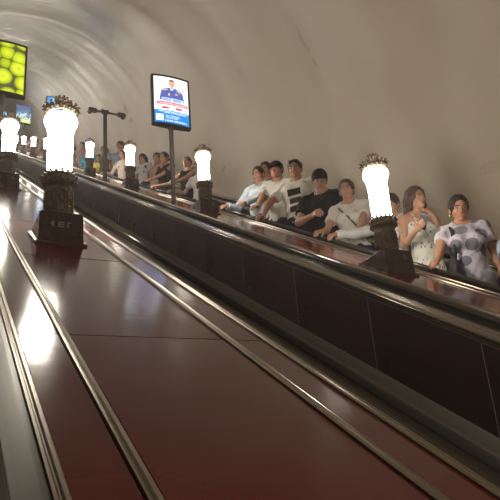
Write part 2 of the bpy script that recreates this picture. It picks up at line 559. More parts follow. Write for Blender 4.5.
# ------------------------------------------------------------------ signs on posts
SW, SH, SB = 0.57, 0.82, 0.035        # width, height, forward bulge
def curved(bm, x0, x1, z0, z1, off, w=SW, k=10):
    """patch lying on the bowed front of a sign, off = distance in front of it"""
    cols = []
    for i in range(k+1):
        x = x0+(x1-x0)*i/k
        y = -SB*(1-(2*x/w)**2) - off
        cols.append((bm.verts.new((x, y, z0)), bm.verts.new((x, y, z1))))
    for a, b_ in zip(cols, cols[1:]):
        bm.faces.new((a[0], b_[0], b_[1], a[1]))
def curved_poly(bm, pts, off, w=SW):
    xs = [p[0] for p in pts]; x0, x1 = min(xs), max(xs); n = 14; cols = []
    for i in range(n+1):
        x = x0+(x1-x0)*(.001+.998*i/n); zs = []
        for (xa, za), (xb, zb) in zip(pts, pts[1:]+pts[:1]):
            if (xa <= x) != (xb <= x): zs.append(za+(zb-za)*(x-xa)/(xb-xa))
        if len(zs) < 2: continue
        y = -SB*(1-(2*x/w)**2)-off
        cols.append((bm.verts.new((x, y, min(zs))), bm.verts.new((x, y, max(zs)))))
    for a, b_ in zip(cols, cols[1:]): bm.faces.new((a[0], b_[0], b_[1], a[1]))

def make_sign(screen_mat, z0, w=SW, h=SH, post_top=None):
    root = empty('advertising_sign')
    # housing: bowed front and top, dark
    bm = bmesh.new()
    k = 12
    f0, f1, b0, b1 = [], [], [], []
    for i in range(k+1):
        x = -w/2+w*i/k
        yf = -SB*(1-(2*x/w)**2)-0.0; yb = 0.05 + 0.02*(1-(2*x/w)**2)
        f0.append(bm.verts.new((x, yf, z0))); f1.append(bm.verts.new((x, yf, z0+h)))
        b0.append(bm.verts.new((x, yb, z0))); b1.append(bm.verts.new((x, yb, z0+h)))
    for i in range(k):
        bm.faces.new((f0[i], f0[i+1], f1[i+1], f1[i])); bm.faces.new((b0[i+1], b0[i], b1[i], b1[i+1]))
        bm.faces.new((f0[i], b0[i], b0[i+1], f0[i+1])); bm.faces.new((f1[i], f1[i+1], b1[i+1], b1[i]))
    bm.faces.new((f0[0], f1[0], b1[0], b0[0])); bm.faces.new((f0[k], b0[k], b1[k], f1[k]))
    bm_obj('housing', bm, FRAME, root)
    # raised bezel
    bm = bmesh.new()
    bz = 0.028
    for (xa, xb, za, zb) in ((-w/2, -w/2+bz, z0, z0+h), (w/2-bz, w/2, z0, z0+h), (-w/2, w/2, z0, z0+bz), (-w/2, w/2, z0+h-bz, z0+h)):
        kk = 10
        pr = []
        for i in range(kk+1):
            x = xa+(xb-xa)*i/kk
            y = -SB*(1-(2*x/w)**2)
            pr.append([bm.verts.new((x, y-o_, z)) for (o_, z) in ((-.002, za), (.012, za), (.012, zb), (-.002, zb))])
        for a, b_ in zip(pr, pr[1:]):
            for j in range(4): bm.faces.new((a[j], a[(j+1) % 4], b_[(j+1) % 4], b_[j]))
        bm.faces.new(pr[0]); bm.faces.new(pr[-1])
    bm_obj('bezel', bm, FRAME, root)
    bm = bmesh.new()
    curved(bm, -w/2+bz, w/2-bz, z0+bz, z0+h-bz, 0.004, w, 16)
    sc = bm_obj('screen', bm, screen_mat, root)
    # post and foot plate
    bm = bmesh.new()
    add_lathe(bm, [(.030, -0.02), (.030, z0-.03), (.045, z0-.02), (.045, z0+.002)], 16, (0, .045, 0))
    bm_obj('post', bm, POST, root, True)
    bm = bmesh.new()
    add_box(bm, (0, .045, .014), (.14, .14, .012), Matrix.Rotation(PI/6, 3, 'X'), .002)
    for sx in (-.05, .05):
        for sy in (-.05, .05):
            add_box(bm, (sx, .045+sy, .022+.577*sy*.86), (.014, .014, .012))
    bm_obj('foot_plate', bm, POST, root)
    return root, sc

WHITE_E = emis('poster_white', (0.92, 0.96, 1.0), 1.3)
def apples(nt, b):
    tc = nt.nodes.new('ShaderNodeTexCoord')
    mp = nt.nodes.new('ShaderNodeMapping'); mp.inputs['Scale'].default_value = (4.9, 0.0, 4.8); mp.inputs['Location'].default_value = (.12, 0, .35)
    nt.links.new(tc.outputs['Object'], mp.inputs[0])
    outs = []
    for feat in ('F1', 'DISTANCE_TO_EDGE'):
        vo = nt.nodes.new('ShaderNodeTexVoronoi'); vo.feature = feat; vo.inputs['Scale'].default_value = 1.0; vo.inputs['Randomness'].default_value = 0.5
        nt.links.new(mp.outputs[0], vo.inputs['Vector']); outs.append(vo.outputs['Distance'])
    def ramp(src, pts):
        cr = nt.nodes.new('ShaderNodeValToRGB'); e = cr.color_ramp.elements
        e[0].position = pts[0][0]; e[0].color = (*pts[0][1], 1); e[1].position = pts[-1][0]; e[1].color = (*pts[-1][1], 1)
        for p_, c_ in pts[1:-1]: q = e.new(p_); q.color = (*c_, 1)
        nt.links.new(src, cr.inputs[0]); return cr.outputs[0]
    c1 = ramp(outs[0], [(0.0, (.25, .30, .02)), (.03, (.55, .62, .02)), (.09, (.80, .92, .03)), (.30, (.90, .96, .04)), (.47, (.60, .74, .01)), (.56, (.40, .50, .01)), (.63, (.12, .13, .05))])
    c2 = ramp(outs[1], [(0.0, (.45, .50, .20)), (.02, (.65, .70, .30)), (.05, (1, 1, 1))])
    mx = nt.nodes.new('ShaderNodeMix'); mx.data_type = 'RGBA'; mx.blend_type = 'MULTIPLY'; mx.inputs['Factor'].default_value = 1
    nt.links.new(c1, mx.inputs['A']); nt.links.new(c2, mx.inputs['B'])
    nt.links.new(mx.outputs['Result'], b.inputs['Emission Color'])
APPLE_E = mat('apple_picture', (.02, .02, .02), .25, emit=(.8, .9, 0), estr=0.72, build=apples)

sg, sc = make_sign(APPLE_E, 1.23)
sg.location = deckpt(DECKS['near'], 8.70)
tag(sg, 'lit sign with a picture of green apples, on a post at the left picture edge', 'sign')

Z0 = 1.17
sg, sc = make_sign(WHITE_E, Z0)
sg.location = deckpt(DECKS['far'], 8.36)
tag(sg, 'lit poster sign with an officer in blue uniform, on a tall post', 'sign')
def art(name, m_, shapes, parent, off=0.007):
    bm = bmesh.new()
    for sh in shapes:
        if sh[0] == 'r': curved(bm, sh[1], sh[2], Z0+sh[3], Z0+sh[4], off)
        else: curved_poly(bm, [(x, Z0+z) for x, z in sh[1]], off)
    return bm_obj(name, bm, m_, parent)
E_BLUE = emis('print_uniform_blue', (.12, .15, .50), .75)
E_SKIN = emis('print_skin', (.85, .50, .36), .75)
E_HAIR = emis('print_hair', (.22, .13, .08), 1.0)
E_RED = emis('print_red', (.80, .06, .08), .75)
E_SKY = emis('print_bright_blue', (.01, .27, .75), .85)
E_PALE = emis('print_pale_blue', (.55, .68, .95), 1.1)
E_WHITE = emis('print_white', (1, 1, 1), 1.3)
E_DARK = emis('print_dark_blue', (.07, .08, .34), .7)
E_GOLD = emis('print_gold', (.85, .70, .35), 1.0)
art('printed_uniform', E_BLUE, [('p', [(-.185, .40), (.20, .40), (.195, .50), (.155, .575), (.07, .615), (0.02, .625), (-.05, .615), (-.14, .58), (-.175, .51)])], sc)
art('printed_collar', E_WHITE, [('p', [(-.02, .60), (.005, .55), (.03, .60), (.02, .63), (-.01, .63)])], sc, .009)
art('printed_tie', E_DARK, [('p', [(.0, .60), (.012, .60), (.014, .55), (.006, .535), (-.002, .55)])], sc, .011)
art('printed_face', E_SKIN, [('p', [(.050*math.cos(a)+.005, .688+.060*math.sin(a)) for a in np.linspace(0, 2*PI, 20)[:-1]]), ('r', -.015, .025, .60, .64)], sc, .010)
art('printed_hair', E_HAIR, [('p', [(.053*math.cos(a)+.005, .715+.042*math.sin(a)) for a in np.linspace(0, PI, 12)] + [(-.04, .722), (.045, .722)])], sc, .012)
art('printed_shoulder_board', E_GOLD, [('p', [(-.125, .567), (-.06, .592), (-.055, .582), (-.12, .555)])], sc, .010)
art('printed_shoulder_board', E_GOLD, [('p', [(.135, .56), (.075, .588), (.07, .578), (.128, .548)])], sc, .010)
art('printed_medal', E_GOLD, [('r', -.05, -.03, .48, .52)], sc, .010)
art('printed_medal', E_GOLD, [('r', .05, .09, .51, .525)], sc, .010)
art('printed_title_band', E_PALE, [('r', -.15, .18, .375, .44)], sc, .010)
random.seed(5)
def text_row(x0, x1, z, h, gap=.25, wmin=.012, wmax=.02):
    out = []; x = x0
    while x < x1-wmin:
        w_ = random.uniform(wmin, wmax)
        g = w_*gap
        r = random.random()
        xa, xb = x, min(x+w_-g, x1)
        t = h*.26
        if r < .33: out += [('r', xa, xa+(xb-xa)*.3, z, z+h), ('r', xb-(xb-xa)*.3, xb, z, z+h), ('r', xa, xb, z+h*.4, z+h*.4+t)]
        elif r < .66: out += [('r', xa, xa+(xb-xa)*.3, z, z+h), ('r', xa, xb, z+h-t, z+h), ('r', xa, xb, z, z+t)]
        else: out += [('r', xa, xa+(xb-xa)*.3, z, z+h), ('r', xb-(xb-xa)*.3, xb, z, z+h), ('r', xa, xb, z+h-t, z+h)]
        x += w_ + (g*2.5 if random.random() < .18 else 0)
    return out
art('printed_title', E_DARK, text_row(-.14, .175, .386, .040, .3, .028, .036), sc, .013)
art('printed_red_band', E_RED, [('r', -.22, .245, .322, .372)], sc, .010)
art('printed_red_band_text', E_WHITE, text_row(-.20, .23, .335, .016), sc, .013)
art('printed_blue_text', E_DARK, text_row(-.05, .20, .298, .018), sc, .010)
art('printed_red_text', E_RED, [('r', -.15, -.05, .256, .292)], sc, .010)
art('printed_red_text', E_RED, [('r', .05, .15, .256, .292)], sc, .010)
art('printed_dark_text', E_DARK, text_row(-.22, -.16, .262, .026, .2, .02, .028)+text_row(-.03, .03, .262, .026, .2, .02, .028)+text_row(.165, .24, .262, .026, .2, .02, .028), sc, .010)
art('printed_blue_field', E_SKY, [('r', -.27, .27, .03, .235)], sc, .007)
art('printed_footer_text', E_WHITE, text_row(-.20, .24, .205, .012)+text_row(-.12, .20, .185, .012)+text_row(-.10, .10, .14, .010, .25, .008, .012)+text_row(-.10, .12, .12, .010, .25, .008, .012)+text_row(-.10, .08, .10, .010, .25, .008, .012)+text_row(-.11, .22, .055, .020), sc, .010)
art('printed_white_square', E_WHITE, [('r', -.235, -.135, .06, .16)], sc, .010)

def farpic(nt, b):
    tc = nt.nodes.new('ShaderNodeTexCoord')
    nz = nt.nodes.new('ShaderNodeTexNoise'); nz.inputs['Scale'].default_value = 7
    nt.links.new(tc.outputs['Object'], nz.inputs['Vector'])
    sp = nt.nodes.new('ShaderNodeSeparateXYZ'); nt.links.new(tc.outputs['Object'], sp.inputs[0])
    ad = nt.nodes.new('ShaderNodeMath'); ad.operation = 'MULTIPLY_ADD'; ad.inputs[1].default_value = 1.0; ad.inputs[2].default_value = -1.75
    nt.links.new(sp.outputs['Z'], ad.inputs[0])
    a2 = nt.nodes.new('ShaderNodeMath'); a2.operation = 'ADD'
    nt.links.new(ad.outputs[0], a2.inputs[0]); nt.links.new(nz.outputs['Fac'], a2.inputs[1])
    cr = nt.nodes.new('ShaderNodeValToRGB'); cr.color_ramp.interpolation = 'EASE'
    e = cr.color_ramp.elements
    e[0].position = .1; e[0].color = (.10, .30, .05, 1)
    e[1].position = .95; e[1].color = (.06, .10, .22, 1)
    for p_, c_ in ((.25, (.75, .75, .35)), (.40, (.20, .45, .15)), (.5, (.70, .80, .85)), (.62, (.10, .18, .30))):
        q = e.new(p_); q.color = (*c_, 1)
    nt.links.new(a2.outputs[0], cr.inputs[0]); nt.links.new(cr.outputs[0], b.inputs['Emission Color'])
FAR_E = mat('distant_picture', (.02, .02, .02), .25, emit=(.3, .5, .6), estr=1.1, build=farpic)
def blue(nt, b):
    tc = nt.nodes.new('ShaderNodeTexCoord')
    nz = nt.nodes.new('ShaderNodeTexNoise'); nz.inputs['Scale'].default_value = 4
    nt.links.new(tc.outputs['Object'], nz.inputs['Vector'])
    cr = nt.nodes.new('ShaderNodeValToRGB')
    e = cr.color_ramp.elements
    e[0].position = .4; e[0].color = (.05, .28, .75, 1)
    e[1].position = .65; e[1].color = (.35, .70, .95, 1)
    nt.links.new(nz.outputs['Fac'], cr.inputs[0]); nt.links.new(cr.outputs[0], b.inputs['Emission Color'])
BLUE_E = mat('blue_picture', (.02, .02, .02), .25, emit=(.1, .4, .8), estr=1.1, build=blue)
sg, sc = make_sign(FAR_E, 1.44, 0.66, 0.92)
sg.location = deckpt(DECKS['far'], 29.5)
tag(sg, 'distant lit sign with a green and blue picture, small above the far lamps', 'sign')
sg, sc = make_sign(BLUE_E, 1.42)
sg.location = deckpt(DECKS['far'], 19.8)
tag(sg, 'distant blue lit sign half hidden behind the crown of the big foreground lamp', 'sign')
sg, sc = make_sign(BLUE_E, 1.5)
sg.location = deckpt(DECKS['far'], 40.5)
tag(sg, 'farthest blue lit sign, peeking out behind the lamp at the left picture edge', 'sign')

# post with camera heads
def camera_post():
    root = empty('camera_post', deckpt(DECKS['far'], 12.78))
    tag(root, 'tall grey post with a crossbar and two surveillance camera heads', 'camera post')
    bm = bmesh.new()
    add_lathe(bm, [(.040, -.02), (.038, 1.54), (.030, 1.545)], 14)
    bm_obj('post', bm, POST, root, True)
    bm = bmesh.new()
    add_tube(bm, [(-.28, 0, 1.52), (-.12, 0, 1.53), (.12, 0, 1.53), (.36, 0, 1.52)], .022, 8)
    add_box(bm, (0, 0, 1.53), (.12, .09, .06), None, .006)
    for x in (-.06, .06): add_lathe(bm, [(.014, 1.54), (.016, 1.595), (.006, 1.60)], 8, (x, 0, 0))
    bm_obj('crossbar', bm, POST, root)
    for sx in (-1, 1):
        bm = bmesh.new()
        x = .34 if sx > 0 else -.25
        add_tube(bm, [(x-.09, .0, 1.53), (x-.07, 0, 1.532), (x+.05, 0, 1.53), (x+.09, 0, 1.528)], [.03, .055, .055, .03], 12)
        hd = bm_obj('camera_head', bm, POST, root, True)
        bm = bmesh.new()
        bmesh.ops.create_uvsphere(bm, u_segments=14, v_segments=10, radius=.045, matrix=Matrix.Translation((x+(-.07 if sx < 0 else .02), -.02, 1.47)))
        bm_obj('lens_dome', bm, RUBBER, hd, True)
    bm = bmesh.new(); add_box(bm, (0, 0, .012), (.15, .15, .012), Matrix.Rotation(PI/6, 3, 'X'), .002)
    bm_obj('foot_plate', bm, POST, root)
camera_post()
# ------------------------------------------------------------------ thin haze added for the glow of the lamps and the washed-out distance
bm = bmesh.new()
_pr = [(1.7+4.0*math.cos(t), -0.55+4.0*math.sin(t)) for t in np.linspace(-.3, PI+.3, 24)]
_a = [bm.verts.new(P(x, S0-.05, n)) for x, n in _pr]; _b = [bm.verts.new(P(x, S1+.05, n)) for x, n in _pr]
bm.faces.new(_a); bm.faces.new(_b)
for i in range(len(_pr)):
    j = (i+1) % len(_pr); bm.faces.new((_a[i], _a[j], _b[j], _b[i]))
HAZE = bpy.data.materials.new('haze'); HAZE.use_nodes = True
HAZE.node_tree.nodes.clear()
_o = HAZE.node_tree.nodes.new('ShaderNodeOutputMaterial'); _v = HAZE.node_tree.nodes.new('ShaderNodeVolumeScatter')
_v.inputs['Density'].default_value = 0.006; _v.inputs['Anisotropy'].default_value = 0.6
_v.inputs['Color'].default_value = (1.0, .95, .93, 1)
HAZE.node_tree.links.new(_v.outputs[0], _o.inputs['Volume'])
tag(bm_obj('haze', bm, HAZE), 'thin pale haze added to the tunnel air for the glow around the lamps', 'haze', kind='stuff')
#PEOPLE#
# ------------------------------------------------------------------ people
def v3(*a): return np.array(a, float)
class Blob:
    """smooth union of rounded forms, turned into one continuous skin"""
    def __init__(self): self.ops = []
    def cone(self, a, b, ra, rb, k=.02, cut=None):
        a, b = np.array(a, float), np.array(b, float)
        rm = max(ra, rb)
        lo, hi = np.minimum(a, b)-rm, np.maximum(a, b)+rm
        ab = b-a; L2 = max(float(ab@ab), 1e-9)
        def f(p):
            q = p-a
            t = np.clip((q@ab)/L2, 0, 1)
            d = np.linalg.norm(q-t[..., None]*ab, axis=-1) - (ra+(rb-ra)*t)
            if cut is not None:
                d = np.maximum(d, (p-np.array(cut[0]))@np.array(cut[1]))
            return d
        self.ops.append(('u', lo, hi, f, k)); return self
    def ell(self, c, r, k=.02, R=None, cuts=(), sub=False):
        c, r = np.array(c, float), np.array(r, float)
        rm = r.max() if R is not None else r
        lo, hi = c-rm, c+rm
        def f(p):
            q = p-c
            if R is not None: q = q@R           # R columns = local axes
            k0 = np.linalg.norm(q/r, axis=-1); k1 = np.linalg.norm(q/(r*r), axis=-1)
            d = np.where(k1 > 1e-6, k0*(k0-1)/np.maximum(k1, 1e-6), -r.min())
            for (pc, pn) in cuts: d = np.maximum(d, (p-np.array(pc))@np.array(pn))
            return d
        self.ops.append(('s' if sub else 'u', lo, hi, f, k)); return self
    def clip(self, pc, pn):                      # keep the side against pn
        pc, pn = np.array(pc, float), np.array(pn, float)
        self.ops.append(('c', None, None, lambda p: (p-pc)@pn, 0)); return self
    def noise(self, amp, fr, ph=0.0):
        def f(p):
            x, y, z = p[..., 0]*fr, p[..., 1]*fr, p[..., 2]*fr
            return amp*(np.sin(x*1.1+z*.7+ph)*np.sin(y*1.3-z*.5+1.7*ph)+.6*np.sin(z*1.9+x*1.5-y+ph*2.1)*np.sin(x*2.3+.4*z))
        self.ops.append(('n', None, None, f, 0)); return self
    def mesh(self, h):
        us = [o for o in self.ops if o[0] == 'u']
        lo = np.min([o[1] for o in us], axis=0)-h*3; hi = np.max([o[2] for o in us], axis=0)+h*3
        n = np.ceil((hi-lo)/h).astype(int)+1
        F = np.full(n, 0.06, np.float32)
        ax = [lo[i]+h*np.arange(n[i]) for i in range(3)]
        for kind, a, b, f, k in self.ops:
            if kind in 'us':
                m_ = k+2.5*h
                i0 = np.maximum(np.floor((a-m_-lo)/h).astype(int), 0); i1 = np.minimum(np.ceil((b+m_-lo)/h).astype(int)+1, n)
                if (i1 <= i0).any(): continue
                sl = tuple(slice(i0[j], i1[j]) for j in range(3))
                G = np.stack(np.meshgrid(*[ax[j][sl[j]] for j in range(3)], indexing='ij'), -1)
                d = f(G).astype(np.float32); A = F[sl]
                if kind == 'u':
                    hh = np.maximum(k-np.abs(A-d), 0)/max(k, 1e-6)
                    F[sl] = np.minimum(A, d)-hh*hh*k*.25
                else:
                    F[sl] = np.maximum(A, -d)
            else:
                near = np.abs(F) < .059 if kind == 'n' else F < .059
                ii = np.nonzero(near)
                p = np.stack([ax[j][ii[j]] for j in range(3)], -1)
                d = f(p).astype(np.float32)
                F[ii] = F[ii]+d if kind == 'n' else np.maximum(F[ii], d)
        return nets(F, lo, h)

def nets(F, lo, h):
    ins = F < 0
    c = [ins[dx:ins.shape[0]-1+dx, dy:ins.shape[1]-1+dy, dz:ins.shape[2]-1+dz] for dx in (0, 1) for dy in (0, 1) for dz in (0, 1)]
    any_ = np.logical_or.reduce(c); all_ = np.logical_and.reduce(c)
    cells = np.argwhere(any_ & ~all_)
    idx = np.full(any_.shape, -1, np.int64); idx[tuple(cells.T)] = np.arange(len(cells))
    offs = np.array([(dx, dy, dz) for dx in (0, 1) for dy in (0, 1) for dz in (0, 1)])
    V = np.stack([F[tuple((cells+o).T)] for o in offs], 1)
    pos = np.zeros((len(cells), 3)); cnt = np.zeros(len(cells))
    for a in range(8):
        for b in range(a+1, 8):
            if np.abs(offs[a]-offs[b]).sum() != 1: continue
            fa, fb = V[:, a], V[:, b]
            x = (fa < 0) != (fb < 0)
            t = np.where(x, fa/np.where(np.abs(fa-fb) < 1e-9, 1, fa-fb), 0)
            pos += np.where(x[:, None], offs[a]+t[:, None]*(offs[b]-offs[a]), 0); cnt += x
    vs = lo+h*(cells+pos/np.maximum(cnt, 1)[:, None])
    quads = []
    for ax in range(3):
        s0 = [slice(None)]*3; s1 = [slice(None)]*3
        s0[ax] = slice(0, -1); s1[ax] = slice(1, None)
        A, B = ins[tuple(s0)], ins[tuple(s1)]
        e = np.argwhere(A != B)
        o1, o2 = [(1, 2), (2, 0), (0, 1)][ax]
        e = e[(e[:, o1] > 0) & (e[:, o2] > 0) & (e[:, o1] < F.shape[o1]-1) & (e[:, o2] < F.shape[o2]-1)]
        d1 = np.zeros(3, int); d1[o1] = 1; d2 = np.zeros(3, int); d2[o2] = 1
        q = np.stack([idx[tuple((e-d1-d2).T)], idx[tuple((e-d2).T)], idx[tuple(e.T)], idx[tuple((e-d1).T)]], 1)
        fl = ~A[tuple(e.T)]
        q[fl] = q[fl][:, ::-1]
        quads.append(q)
    q = np.concatenate(quads); q = q[(q >= 0).all(1)]
    return vs, q

def np_mesh(name, vq, m_, parent):
    vs, q = vq
    me = bpy.data.meshes.new(name)
    me.vertices.add(len(vs)); me.vertices.foreach_set('co', vs.astype(np.float32).ravel())
    me.loops.add(len(q)*4); me.loops.foreach_set('vertex_index', q.astype(np.int32).ravel())
    me.polygons.add(len(q)); me.polygons.foreach_set('loop_start', np.arange(0, len(q)*4, 4, dtype=np.int32))
    me.polygons.foreach_set('loop_total', np.full(len(q), 4, np.int32))
    me.update(calc_edges=True); me.validate()
    me.polygons.foreach_set('use_smooth', [True]*len(me.polygons))
    me.materials.append(m_)
    o = bpy.data.objects.new(name, me); COL.objects.link(o); o.parent = parent
    return o

def unit(v): v = np.array(v, float); return v/max(np.linalg.norm(v), 1e-9)
def ik(a, t, l1, l2, pole):
    """elbow or knee between a and target t"""
    a, t = np.array(a, float), np.array(t, float)
    d = t-a; L = np.linalg.norm(d); Lm = (l1+l2)*.995
    if L > Lm: t = a+d/L*Lm; L = Lm
    L = max(L, abs(l1-l2)+.01)
    u = unit(t-a); x = (l1*l1-l2*l2+L*L)/(2*L); hgt = math.sqrt(max(l1*l1-x*x, 0))
    p = np.array(pole, float); p = p-u*(p@u)
    return a+u*x+unit(p)*hgt, t
def rot_head(yaw, pitch, roll):
    cy, sy = math.cos(yaw), math.sin(yaw); cp, sp = math.cos(pitch), math.sin(pitch); cr, sr = math.cos(roll), math.sin(roll)
    Rz = np.array([[cy, -sy, 0], [sy, cy, 0], [0, 0, 1]]); Rx = np.array([[1, 0, 0], [0, cp, -sp], [0, sp, cp]]); Ry = np.array([[cr, 0, sr], [0, 1, 0], [-sr, 0, cr]])
    return Rz@Rx@Ry

def skin_mat(name, c):
    return mat(name, c, 0.5, spec=0.35, build=noise_rough((30, 30, 30), .42, .58, .02, (tuple(x*.93 for x in c), tuple(min(1, x*1.05) for x in c))))
SKIN = {'fair': skin_mat('skin_fair', (.52, .29, .20)), 'tan': skin_mat('skin_tan', (.40, .20, .125)), 'deep': skin_mat('skin_deep', (.38, .19, .12))}
EYEW = mat('eye_white', (.55, .52, .48), .3); IRIS = mat('iris_dark', (.025, .015, .01), .2)
LIPS = mat('lips', (.38, .13, .10), .45); GOLD = mat('gold', (.8, .55, .2), .25, metal=1); SILVER = mat('silver', (.7, .7, .68), .25, metal=1)
_hm, _cm = {}, {}
def hair_mat(c):
    if c not in _hm: _hm[c] = mat('hair', c, .45, spec=.4, build=noise_rough((90, 90, 12), .35, .55, .5, (tuple(x*.7 for x in c), tuple(x*1.3 for x in c))))
    return _hm[c]
def cloth_mat(c, rough=.85):
    if c not in _cm: _cm[c] = mat('fabric', c, rough, spec=.2, build=noise_rough((14, 14, 9), rough-.05, rough+.05, .25, (tuple(x*.92 for x in c), tuple(min(1, x*1.04) for x in c))))
    return _cm[c]
def marks_mat(name, base, ells=(), boxes=(), col=(.03, .03, .03), soft=.1, seed=None, spots=None):
    """fabric with printed shapes placed on its front, in the wearer's own coordinates"""
    def f(nt, b):
        tc = nt.nodes.new('ShaderNodeTexCoord'); sp = nt.nodes.new('ShaderNodeSeparateXYZ'); nt.links.new(tc.outputs['Object'], sp.inputs[0])
        def M(op, a, b_=None, c_=None):
            n = nt.nodes.new('ShaderNodeMath'); n.operation = op
            for i, q in enumerate((a, b_, c_)):
                if q is None: continue
                if isinstance(q, (int, float)): n.inputs[i].default_value = q
                else: nt.links.new(q, n.inputs[i])
            return n.outputs[0]
        tot = None
        for (x, z, rx, rz) in ells:
            dx = M('DIVIDE', M('SUBTRACT', sp.outputs['X'], x), rx); dz = M('DIVIDE', M('SUBTRACT', sp.outputs['Z'], z), rz)
            q = M('LESS_THAN', M('ADD', M('MULTIPLY', dx, dx), M('MULTIPLY', dz, dz)), 1.0)
            tot = q if tot is None else M('MAXIMUM', tot, q)
        for (x, z, rx, rz) in boxes:
            q = M('MULTIPLY', M('LESS_THAN', M('ABSOLUTE', M('SUBTRACT', sp.outputs['X'], x)), rx), M('LESS_THAN', M('ABSOLUTE', M('SUBTRACT', sp.outputs['Z'], z)), rz))
            tot = q if tot is None else M('MAXIMUM', tot, q)
        if tot is not None: tot = M('MULTIPLY', tot, M('GREATER_THAN', sp.outputs['Y'], 0.0))
        if spots:
            mp = nt.nodes.new('ShaderNodeMapping'); mp.inputs['Scale'].default_value = spots[0]; nt.links.new(tc.outputs['Object'], mp.inputs[0])
            vo = nt.nodes.new('ShaderNodeTexVoronoi'); vo.inputs['Scale'].default_value = 1; nt.links.new(mp.outputs[0], vo.inputs['Vector'])
            q = M('MULTIPLY', M('LESS_THAN', vo.outputs['Distance'], spots[1]), spots[2] if len(spots) > 2 else 1.0)
            tot = q if tot is None else M('MAXIMUM', tot, q)
        mx = nt.nodes.new('ShaderNodeMix'); mx.data_type = 'RGBA'
        mx.inputs['A'].default_value = (*base, 1); mx.inputs['B'].default_value = (*col, 1)
        nt.links.new(tot, mx.inputs['Factor']); nt.links.new(mx.outputs['Result'], b.inputs['Base Color'])
    return mat(name, base, .85, spec=.2, build=f)

def sphere_part(name, c, r, m_, parent, R=None, seg=10):
    bm = bmesh.new(); bmesh.ops.create_uvsphere(bm, u_segments=seg, v_segments=max(6, seg*2//3), radius=1)
    for v in bm.verts:
        p = np.array(v.co)*np.array(r)
        if R is not None: p = R@p
        v.co = Vector(p+np.array(c))
    return bm_obj(name, bm, m_, parent, True)

